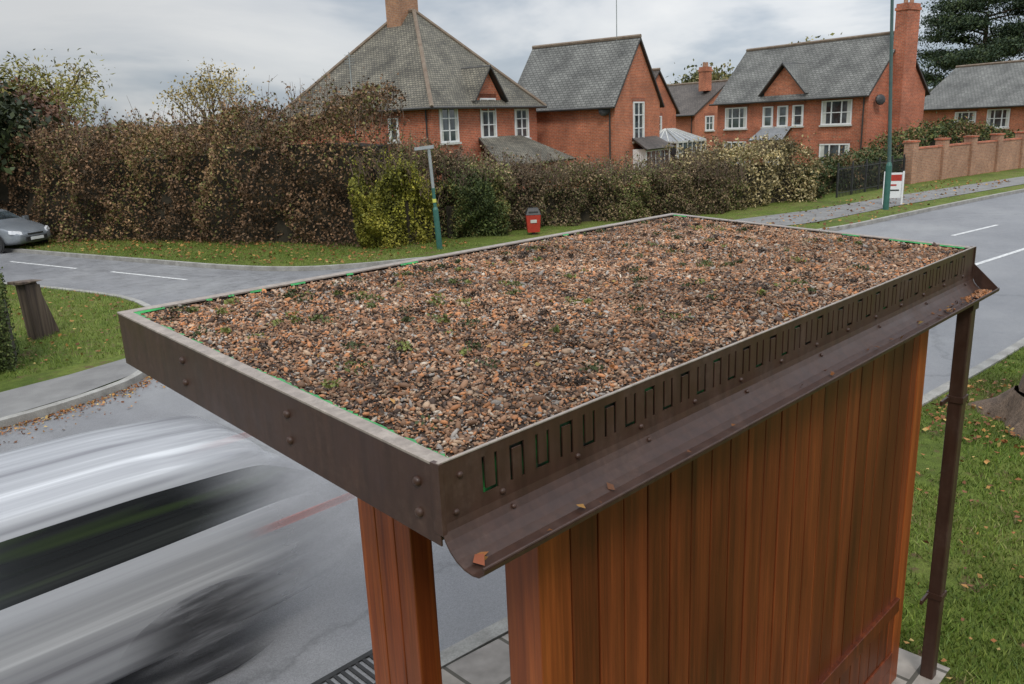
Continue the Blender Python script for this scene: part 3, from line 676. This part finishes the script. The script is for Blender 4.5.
cs=empty("conservatory",(40.3,27.2,0),math.radians(5)); mb=MB()
mb.box(0,3.4,0,3,0,.6,2); mb.box(.03,3.37,.03,2.97,.6,2.1,1)
for k in range(7): mb.box(k*.555,k*.555+.07,-.03,.0,.6,2.1,0); mb.box(-.03,0,k*.48,k*.48+.07,.6,2.1,0)
mb.box(-.04,3.44,-.04,3.04,2.1,2.2,0); mb.box(-.04,3.44,-.035,0,1.5,1.56,0)
ap=[(1.2,1.5,2.9),(2.2,1.5,2.9)]; c4=[(0,0,2.2),(3.4,0,2.2),(3.4,3,2.2),(0,3,2.2)]
mb.poly([c4[0],c4[1],ap[1],ap[0]],3);mb.poly([c4[1],c4[2],ap[1]],3);mb.poly([c4[2],c4[3],ap[0],ap[1]],3);mb.poly([c4[3],c4[0],ap[0]],3)
for k in range(6):
    t=k/5; mb.tube((3.4*t,0,2.22),(1.2+t,1.5,2.92),.035,.035,4,0); mb.tube((0,3*t,2.22),(1.2,1.5,2.92),.035,.035,4,0)
mb.obj("frame",[M['offwhite'],M['glass'],M['brick2'],M['lead']],cs)

bw=empty("brick_wall"); mb=MB()
a=Vector((39.6,14.2));b=Vector((66,10.2)); d=(b-a).normalized(); nrm=Vector((-d.y,d.x)); L_=(b-a).length
def wseg(mb,s0,s1,w,z0,z1,m=0):
    p=[a+d*s0-nrm*w,a+d*s1-nrm*w,a+d*s1+nrm*w,a+d*s0+nrm*w]; mb.hexa([(q.x,q.y,z0) for q in p]+[(q.x,q.y,z1) for q in p],m)
s=0
while s<L_-2.5:
    wseg(mb,s,s+.45,.225,0,1.95); wseg(mb,s-.04,s+.49,.27,1.951,2.03,1); wseg(mb,s+.451,s+2.799,.11,0,1.62); wseg(mb,s+.451,s+2.799,.14,1.621,1.70,1); s+=2.8
mb.obj("wall",[M['brick3'],M['brick']],bw)
rl=empty("iron_railings"); mb=MB(); a2=Vector((32.5,14.3)); b2=Vector((39.3,14.2)); n_=52
for k in range(n_):
    p=a2.lerp(b2,k/(n_-1)); r=.013 if k%10 else .04; mb.tube((p.x,p.y,0),(p.x,p.y,1.3 if k%10 else 1.45),r,r,4)
for z in (.25,1.2): mb.tube((a2.x,a2.y,z),(b2.x,b2.y,z),.02,.02,4)
mb.obj("bars",[M['blackp']],rl)

# ---------------------------------------------------------------- vegetation
BR=[(.075,.048,.026),(.165,.10,.055),(.25,.145,.08),(.14,.135,.042),(.32,.21,.10)]
hedge("beech_hedge",[(3,50,3.2),(6.5,39,3.4),(9.6,33.5,3.4),(12.4,27.3,3.7),(14.2,22.6,4.1),(15.2,20.6,3.8)],2.6,105000,.10,BR,[3,3.6,2.8,2.6,1.1],31,twigs=800,hv=1.4,f=.8,tw=(.4,1.5),rough=.45)
hedge("mixed_hedge",[(15.4,21.0,2.7),(17.8,20.2,2.0),(20.5,19.6,1.6),(24,18,1.4),(27.5,16.0,1.3)],2.2,56000,.08,[(.10,.075,.045),(.21,.145,.085),(.11,.12,.04),(.30,.22,.12),(.18,.19,.06)],[3,3,2.4,1.8,1.8],41,twigs=1000,hv=2.0,f=.9,tw=(.3,1.1),rough=.45)
hedge("yellow_green_shrub",[(13.9,20.7,2.35),(14.9,19.7,2.2),(15.6,19.5,1.5)],1.6,22000,.085,[(.08,.08,.02),(.17,.17,.03),(.27,.26,.035),(.34,.30,.05)],[3,3,2,1],51,rough=.6,twigs=120,hv=2.4,cw=.7,coreh=.65)
hedge("dark_green_shrub",[(16.4,19.6,1.8),(18.2,19.3,1.6)],1.2,12000,.08,[(.045,.065,.02),(.10,.12,.035),(.18,.15,.05)],[3,3,1.5],52,rough=.45,twigs=80,hv=1.8,cw=.5,coreh=.6)
hedge("cream_flowering_shrub",[(25.5,17.4,2.0),(28.5,16.2,2.1),(31.5,15.6,1.8)],1.8,16000,.10,[(.14,.12,.06),(.36,.28,.13),(.56,.46,.25),(.18,.17,.06)],[3,2.5,2.4,1.6],53,rough=.5,twigs=120,hv=1.8)
hedge("garden_shrubs",[(31,16.2,1.2),(36,15.6,1.4),(40,15.4,1.3)],1.5,16000,.12,[(.05,.075,.025),(.12,.11,.045),(.22,.14,.07)],[3,2,1.5],54,rough=.45,hv=1.8)
hedge("wall_shrubs",[(42,16.5,1.9),(46,15.4,2.5),(50,15.0,2.2),(55,14,2.0)],1.8,14000,.14,[(.06,.085,.03),(.13,.14,.04),(.24,.14,.07)],[3,2,1.5],55,rough=.5,hv=1.8)
hedge("clipped_hedge",[(1.0,15.1,1.38),(3.02,14.55,1.36)],1.4,30000,.045,[(.045,.06,.02),(.08,.11,.03),(.14,.16,.05)],[3,3,1.2],56,rough=.08,hv=.3,cw=.35)
YL=[(.22,.21,.05),(.32,.28,.08),(.16,.16,.04),(.40,.32,.11)]
tree("willow_tree",(14.0,44.2,0),7.4,.20,2.0,.34,8000,.15,YL,[3,2,2,1],61,droop=.5,asp=.3,spread=.8)
tree("birch_tree",(17.3,38.2,0),6.6,.12,2.1,.26,1700,.11,[(.42,.33,.12),(.3,.24,.09),(.5,.38,.16)],[2,2,1],62,asp=.6,spread=.33)
tree("copper_tree",(10.4,41,0),5.2,.2,1.5,.45,9000,.15,[(.12,.065,.04),(.2,.10,.06),(.13,.12,.045)],[3,2,2],63)
tree("dark_evergreen_tree",(7.3,35.6,0),4.7,.22,1.0,.42,12000,.14,[(.025,.035,.015),(.05,.065,.025)],[3,2],64,spread=.7)
tree("field_tree",(80,38.5,0),9.0,.3,3.0,.8,6000,.32,[(.18,.18,.055),(.26,.24,.07),(.32,.26,.09)],[3,2,1],65)
tree("field_tree",(72,45,0),7.4,.3,2.6,.8,6000,.32,[(.10,.11,.04),(.18,.165,.055),(.26,.2,.09)],[3,2,1],66)
def cedar(name,base,h,seed):
    rnd=random.Random(seed); root=empty(name,base); mb=MB(); mb.tube((0,0,0),(.3,0,h*.9),.45,.12,9); pts=[]
    for k in range(30):
        z=h*(.30+.68*k/29); an=rnd.uniform(0,6.28); l=(1.15-.75*((z/h-.30)/.70)**1.6)*h*.52*rnd.uniform(.65,1.1)
        e=Vector((math.cos(an)*l,math.sin(an)*l,z+.12*l)); mb.tube((.2,0,z-.2),e,.10,.03,5)
        for j in range(6):
            c=Vector((.2,0,z)).lerp(e,rnd.uniform(.35,1.0))+Vector((rnd.gauss(0,.5),rnd.gauss(0,.5),.1)); m=300
            pts.append(np.array(c)+rng.normal(size=(m,3))*np.array([.9,.9,.3])*rnd.uniform(.6,1.2))
    mb.obj("trunk",[M['bark']],root); P=np.concatenate(pts); leaves("needles",P,.26,pal(len(P),[(.025,.045,.022),(.055,.08,.035),(.085,.115,.045)],[3,2,1],P,seed),parent=root,asp=.4)
cedar("cedar_tree",(82.5,24.0,0),12.6,71)
tree("roadside_tree",(9.70,1.80,.05),9.5,.30,3.9,.55,3500,.10,[(.30,.17,.05),(.22,.10,.04)],[2,2],73,lean=(.14,-.34),levels=3,spread=.8)
n=22000; an=rng.uniform(math.radians(2),math.radians(88),n); rr=rng.uniform(105,135,n); P=np.stack([np.cos(an)*rr,np.sin(an)*rr,np.zeros(n)],1)
hh=5.2+1.6*sn(P,.09,81)+1.0*sn(P,.35,82); P[:,2]=rng.random(n)**.7*hh
leaves("distant_trees",P,1.1,pal(n,[(.07,.075,.05),(.12,.11,.06),(.16,.12,.07)],[3,2,1],P,83,.2),mat=M['dryleaf'])

# ---------------------------------------------------------------- street furniture
r=empty("street_lamp",(29,11.0,.08)); mb=MB(); q=Vector((-.35,.3,0))
mb.tube((0,0,0),(0,0,1.5),.10,.10,12,0); mb.tube((0,0,1.5),(0,0,1.62),.10,.06,12,0); mb.tube((0,0,1.62),Vector((0,0,9.0))+q,.062,.045,12,2)
mb.tube(Vector((0,0,9.0))+q,Vector((0,-.9,9.35))+q,.035,.03,8,0); mb.hexa([Vector(v)+q for v in [(-.12,-1.5,9.32),(.12,-1.5,9.32),(.12,-.85,9.32),(-.12,-.85,9.32),(-.08,-1.45,9.44),(.08,-1.45,9.44),(.1,-.85,9.46),(-.1,-.85,9.46)]],1)
mb.obj("column",[M['teal'],M['galv'],M['tealg']],r)
r=empty("bus_stop_pole",(14.7,18.0,.08)); mb=MB(); lx=-.16
mb.tube((0,0,0),(lx*.4,0,1.15),.085,.08,12,0); mb.tube((lx*.4,0,1.15),(lx*.42,0,1.22),.08,.05,12,0); mb.tube((lx*.42,0,1.22),(lx*.6,0,1.75),.048,.048,10,0)
mb.tube((lx*.5,0,1.35),(lx*.53,0,1.45),.056,.056,10,2); mb.tube((lx*.6,0,1.75),(lx,0,2.85),.045,.045,10,1)
mb.hexa([(lx-.30,.25,2.80),(lx+.06,-.15,2.84),(lx+.12,-.07,2.84),(lx-.24,.35,2.80),(lx-.30,.25,2.88),(lx+.06,-.15,2.93),(lx+.12,-.07,2.93),(lx-.24,.35,2.88)],1)
mb.obj("column",[M['teal'],M['galv'],M['yellow']],r)
r=empty("litter_bin",(18.4,17.8,.08),math.radians(-40)); mb=MB()
mb.hexa([(-.19,-.16,.08),(.19,-.16,.08),(.19,.16,.08),(-.19,.16,.08),(-.23,-.2,.62),(.23,-.2,.62),(.23,.2,.62),(-.23,.2,.62)],0)
mb.hexa([(-.24,-.21,.63),(.24,-.21,.63),(.24,.21,.63),(-.24,.21,.63),(-.16,-.13,.83),(.16,-.13,.83),(.16,.13,.83),(-.16,.13,.83)],1)
mb.box(-.10,.10,-.205,-.195,.38,.48,2); mb.box(-.05,.05,-.05,.05,0,.08,1); mb.box(-.15,.15,-.19,-.17,.66,.74,1)
mb.obj("body",[M['red'],M['blackp'],M['offwhite']],r,bevel=.015)
r=empty("sale_sign",(30.6,11.4,.08),math.radians(-60)); mb=MB()
mb.box(-.32,.32,-.015,.015,.25,1.15,0); mb.box(-.26,.26,-.022,-.0155,.86,1.08,1); mb.box(-.26,.1,-.022,-.0155,.68,.74,1); mb.box(-.26,.2,-.022,-.0155,.5,.55,2); mb.box(-.34,-.28,-.05,-.016,0,1.2,0); mb.box(.28,.34,-.05,-.016,0,1.2,0)
mb.obj("board",[M['white'],M['red'],M['blackp']],r)
r=empty("wooden_post",(3.75,16.1,.08),math.radians(25)); r.scale=(1.25,1.2,1.08); mb=MB()
mb.hexa([(-.12,-.1,-.05),(.12,-.1,-.05),(.12,.1,-.05),(-.12,.1,-.05),(-.16,-.1,.95),(.08,-.1,.9),(.08,.1,.9),(-.16,.1,.95)])
mb.hexa([(.14,-.02,-.05),(.34,-.02,-.05),(.34,.05,-.05),(.14,.05,-.05),(-.02,-.02,.93),(.09,-.02,.95),(.09,.05,.95),(-.02,.05,.93)])
mb.hexa([(-.24,-.14,.95),(-.16,-.14,.95),(-.16,.14,.95),(-.24,.14,.95),(-.24,-.14,1.0),(.14,-.14,.96),(.14,.14,.96),(-.24,.14,1.0)])
mb.obj("timber",[M['oldwood']],r,bevel=.01)

# ---------------------------------------------------------------- cars
def carbody(name,root,paint,glass,stretch=1.,band=False):
    S=[(0,.50,.38,.52,.56,.42),(.06,.72,.26,.60,.66,.55),(.45,.84,.20,.80,.86,.62),(1.05,.88,.20,.92,.98,.66),(1.12,.88,.20,.93,1.02,.66),(1.75,.88,.20,.95,1.36,.60),(1.82,.88,.2,.95,1.38,.6),(2.35,.88,.20,.96,1.46,.60),(2.43,.88,.20,.96,1.46,.60),
       (3.1,.88,.20,.97,1.45,.6),(3.2,.88,.2,.975,1.44,.6),(3.75,.88,.20,1.0,1.39,.58),(3.85,.87,.2,1.0,1.35,.58),(4.15,.85,.22,1.0,1.10,.62),(4.28,.80,.28,.92,.96,.62),(4.33,.66,.40,.78,.82,.55)]
    V=[];F=[];MI=[]
    bd=.05 if band else 0
    for (x,w,z0,b,rf,rw) in S:
        m=(z0+b)/2; bl=b-bd; tl=rf-.09 if rf>1.2 else max(b+.01,rf-.03)
        for (y,z) in [(-w*.9,z0),(-w,z0+.12),(-w*1.01,m),(-w*.97,bl-.02),(-w*.94,bl+.005),(-rw-.02,tl),(-rw+.03,rf-.03),(-rw*.5,rf),(rw*.5,rf),(rw-.03,rf-.03),(rw+.02,tl),(w*.94,bl+.005),(w*.97,bl-.02),(w*1.01,m),(w,z0+.12),(w*.9,z0)]: V.append((x*stretch,y,z))
    n=16; gx_={4,6,8,10}
    if band: gx_=set(range(4,13))
    for i in range(len(S)-1):
        for j in range(n):
            k=(j+1)%n; F.append((i*n+j,i*n+k,(i+1)*n+k,(i+1)*n+j))
            g_=0
            if j in(4,10) and i in gx_: g_=1
            if j in(6,7,8) and i in(4,12): g_=1
            MI.append(g_)
    F.append(tuple(range(n))[::-1]);MI.append(0);F.append(tuple((len(S)-1)*n+k for k in range(n)));MI.append(0)
    me=bpy.data.meshes.new(name); me.from_pydata(V,[],F); me.materials.append(paint); me.materials.append(glass); me.polygons.foreach_set("material_index",MI)
    me.polygons.foreach_set("use_smooth",[True]*len(F)); me.update()
    bm=bmesh.new(); bm.from_mesh(me); bmesh.ops.recalc_face_normals(bm,faces=bm.faces); bm.to_mesh(me); bm.free()
    o=link(bpy.data.objects.new(name,me),root); s=o.modifiers.new("s","SUBSURF"); s.levels=2; s.render_levels=2
    return o
def wheel(mb,x,y,sx,r=.32,stretch=1.):
    for (y0,y1,rr,m) in ((0,.02,r+.05,0),(.0,.035,r,0),(.03,.04,r*.66,1)):
        i=len(mb.v); n=28
        for yy in (y0,y1):
            for k in range(n):
                t=6.2832*k/n; mb.v.append((x+math.cos(t)*rr*stretch,y+sx*yy,r+math.sin(t)*rr))
        for k in range(n): mb.f.append((i+k,i+(k+1)%n,i+n+(k+1)%n,i+n+k)); mb.m.append(m)
        mb.f.append(tuple(i+n+k for k in range(n))); mb.m.append(m)
    for k in range(5):
        t=k*1.2566; mb.hexa([(x+math.cos(t+a)*q*stretch,y+sx*yy,r+math.sin(t+a)*q) for yy in(.041,.045) for (a,q) in ((.3,.05),(.12,r*.6),(.45,r*.6),(.9,.05))],0)
pc_=empty("parked_car",(7.75,31.2,0),math.radians(118))
carbody("body",pc_,M['carpaint'],M['glass'])
mb=MB()
for x in (.85,3.45):
    for s in (-1,1): wheel(mb,x,.875*s,s)
mb.obj("wheels",[M['tyre'],M['chrome']],pc_)
mb=MB()
for s in (-1,1): mb.hexa([(.02,s*.50,.58),(.20,s*.80,.62),(.30,s*.80,.64),(.10,s*.5,.62),(.05,s*.50,.68),(.24,s*.76,.74),(.34,s*.76,.75),(.15,s*.5,.70)],0)
mb.box(-.03,.10,-.42,.42,.34,.5,1); mb.box(-.045,-.031,-.26,.26,.38,.48,2); mb.box(.0,.06,-.3,.3,.56,.61,1)
for s in (-1,1): mb.box(1.3,1.42,s*.92-.09,s*.92+.09,.95,1.08,3)
mb.obj("details",[M['lamp'],M['blackp'],M['white'],M['carpaint']],pc_,bevel=.01)

def streak(name,ramps,rough,metal,x0,x1,spec=.5,freq=9,amax=1.,xs=.015,front=None,patch=None):
    """motion-smeared surface: long streaks along travel, dissolving at the trailing end"""
    m,nt,N,L,B=newmat(name)
    mp=mapping(N,L,(xs,1,1)); n=noise(N,L,mp,freq,5,.65); r=ramp(N,ramps); L.new(n.outputs[0],r.inputs[0]); c=r.outputs[0]
    tc=N.new("ShaderNodeTexCoord"); sp=N.new("ShaderNodeSeparateXYZ"); L.new(tc.outputs["Object"],sp.inputs[0])
    if patch:
        n5=noise(N,L,mapping(N,L,(.18,2,3)),2.2,2); r5=ramp(N,[(.50,0),(.72,.7)]); L.new(n5.outputs[0],r5.inputs[0]); c=mix(N,L,c,patch,fac=r5.outputs[0]).outputs[0]
    L.new(c,B.inputs["Base Color"])
    B.inputs["Roughness"].default_value=rough; B.inputs["Metallic"].default_value=metal; B.inputs["Specular IOR Level"].default_value=spec
    n2=noise(N,L,mapping(N,L,(.01,1,1)),7,3); ad=N.new("ShaderNodeMath"); ad.operation='MULTIPLY_ADD'; L.new(n2.outputs[0],ad.inputs[0]); ad.inputs[1].default_value=.7; L.new(sp.outputs["X"],ad.inputs[2])
    mr=N.new("ShaderNodeMapRange"); mr.interpolation_type='SMOOTHSTEP'; mr.inputs["From Min"].default_value=x0+.35; mr.inputs["From Max"].default_value=x1+.35; mr.inputs["To Min"].default_value=amax; mr.inputs["To Max"].default_value=0
    L.new(ad.outputs[0],mr.inputs["Value"]); out=mr.outputs[0]
    if front:
        m2=N.new("ShaderNodeMapRange"); m2.interpolation_type='SMOOTHSTEP'; m2.inputs["From Min"].default_value=front[0]; m2.inputs["From Max"].default_value=front[1]
        L.new(sp.outputs["X"],m2.inputs["Value"]); mu=N.new("ShaderNodeMath"); mu.operation='MULTIPLY'; L.new(out,mu.inputs[0]); L.new(m2.outputs[0],mu.inputs[1]); out=mu.outputs[0]
    L.new(out,B.inputs["Alpha"]); return m
mc=empty("moving_car",(-2.1,5.55,0))
sp_=streak("smeared_silver_paint",[(.34,(.19,.19,.205)),(.46,(.32,.325,.34)),(.56,(.39,.395,.41)),(.68,(.62,.63,.64))],.4,.1,3.8,5.0,freq=5)
sg_=streak("smeared_glass",[(.40,(.006,.007,.008)),(.60,(.018,.020,.020)),(.72,(.05,.055,.05))],.25,0,3.8,4.8,freq=5,patch=(.05,.085,.018))
carbody("body",mc,sp_,sg_,stretch=1.16,band=True)
def smearwheel(mb,x,y,s,r,half):
    i=len(mb.v); n=40
    for (rr,yy) in ((1.0,.0),(.9,.03),(.6,.04),(.0,.04)):
        for k in range(n):
            t=6.2832*k/n; mb.v.append((x+math.cos(t)*half*rr,y+s*yy,r+math.sin(t)*r*rr))
    for q in range(3):
        for k in range(n): mb.f.append((i+q*n+k,i+q*n+(k+1)%n,i+(q+1)*n+(k+1)%n,i+(q+1)*n+k)); mb.m.append(0)
for x in (1.0,3.85):
    sw_=streak("smeared_wheel",[(.35,(.02,.02,.022)),(.5,(.06,.06,.065)),(.7,(.22,.22,.23))],.7,0,x-.15,x+.55,freq=11,amax=.88,xs=.10,front=(x-.65,x-.05))
    for s in (-1,1):
        mb=MB(); smearwheel(mb,x,.885*s,s,.33,.62); mb.obj("wheel",[sw_],mc,smooth=True)
mb=MB(); sr_=streak("smeared_tail_light",[(.3,(.5,.06,.05)),(.7,(.6,.25,.2))],.5,0,4.2,5.6,amax=.38,front=(4.1,4.6))
for s in (-1,1): mb.hexa([(4.1,s*.885,.86),(5.2,s*.885,.86),(5.2,s*.87,.86),(4.1,s*.87,.86),(4.1,s*.885,.91),(5.2,s*.885,.91),(5.2,s*.87,.91),(4.1,s*.87,.91)])
mb.obj("tail_lights",[sr_],mc)

# ---------------------------------------------------------------- light & sky
sv=Vector((-.55,-.62,.90)).normalized()
el=math.asin(sv.z); azm=math.atan2(sv.x,sv.y)
W=bpy.data.worlds.new("World"); sc.world=W; W.use_nodes=True; N=W.node_tree.nodes; L=W.node_tree.links; bg=N["Background"]
sky=N.new("ShaderNodeTexSky"); sky.sky_type='NISHITA'; sky.sun_disc=False; sky.sun_elevation=el; sky.sun_rotation=azm
tc=N.new("ShaderNodeTexCoord"); mp=N.new("ShaderNodeMapping"); mp.inputs["Scale"].default_value=(1,1,3.4); mp.inputs["Rotation"].default_value=(.05,.05,.6); L.new(tc.outputs["Generated"],mp.inputs[0])
nz=noise(N,L,mp,1.9,7,.55); nz.inputs["Detail"].default_value=6; nz.inputs["Distortion"].default_value=.35
rp=ramp(N,[(.36,(.36,.43,.52)),(.47,(.54,.60,.68)),(.55,(.84,.86,.89)),(.66,(1.0,1.0,1.0))]); L.new(nz.outputs[0],rp.inputs[0])
sx=N.new("ShaderNodeSeparateXYZ"); L.new(tc.outputs["Generated"],sx.inputs[0])
mr=N.new("ShaderNodeMapRange"); mr.inputs["From Min"].default_value=.3; mr.inputs["From Max"].default_value=1.0; mr.inputs["To Min"].default_value=5.4; mr.inputs["To Max"].default_value=8.4; L.new(sx.outputs["X"],mr.inputs[0])
mz=N.new("ShaderNodeMapRange"); mz.inputs["From Min"].default_value=.14; mz.inputs["From Max"].default_value=.8; mz.inputs["To Min"].default_value=1.0; mz.inputs["To Max"].default_value=3.2; L.new(sx.outputs["Z"],mz.inputs[0])
mu=N.new("ShaderNodeMath"); mu.operation='MULTIPLY'; L.new(mr.outputs[0],mu.inputs[0]); L.new(mz.outputs[0],mu.inputs[1])
vm=N.new("ShaderNodeVectorMath"); vm.operation='SCALE'; L.new(rp.outputs[0],vm.inputs[0]); L.new(mu.outputs[0],vm.inputs["Scale"])
mx=mix(N,L,sky.outputs[0],vm.outputs[0],f=.9); L.new(mx.outputs[0],bg.inputs[0]); bg.inputs[1].default_value=.12
sl=bpy.data.lights.new("sun","SUN"); sl.energy=1.5; sl.angle=math.radians(14); sl.color=(1,.96,.9); so=link(bpy.data.objects.new("sun",sl)); so.rotation_euler=sv.to_track_quat('Z','Y').to_euler()
sc.view_settings.view_transform='Standard'; sc.view_settings.look='None'; sc.view_settings.exposure=0

# ---------------------------------------------------------------- camera
cx=Vector((.7098,-.7030,-.0420));cy=Vector((.2104,.1548,.9652));cz=Vector((-.6722,-.6939,.2578))
cz.normalize(); cx=(cx-cz*cx.dot(cz)).normalized(); cy=cz.cross(cx)
cam=bpy.data.cameras.new("camera"); cam.sensor_width=36; cam.lens=36*805/1024; cam.clip_end=2000; cam.clip_start=.05
co=link(bpy.data.objects.new("camera",cam)); m4=Matrix.Identity(4)
for i,c in enumerate((cx,cy,cz)):
    for j in range(3): m4[j][i]=c[j]
m4[0][3]=0;m4[1][3]=0;m4[2][3]=3.4
co.matrix_world=m4; sc.camera=co
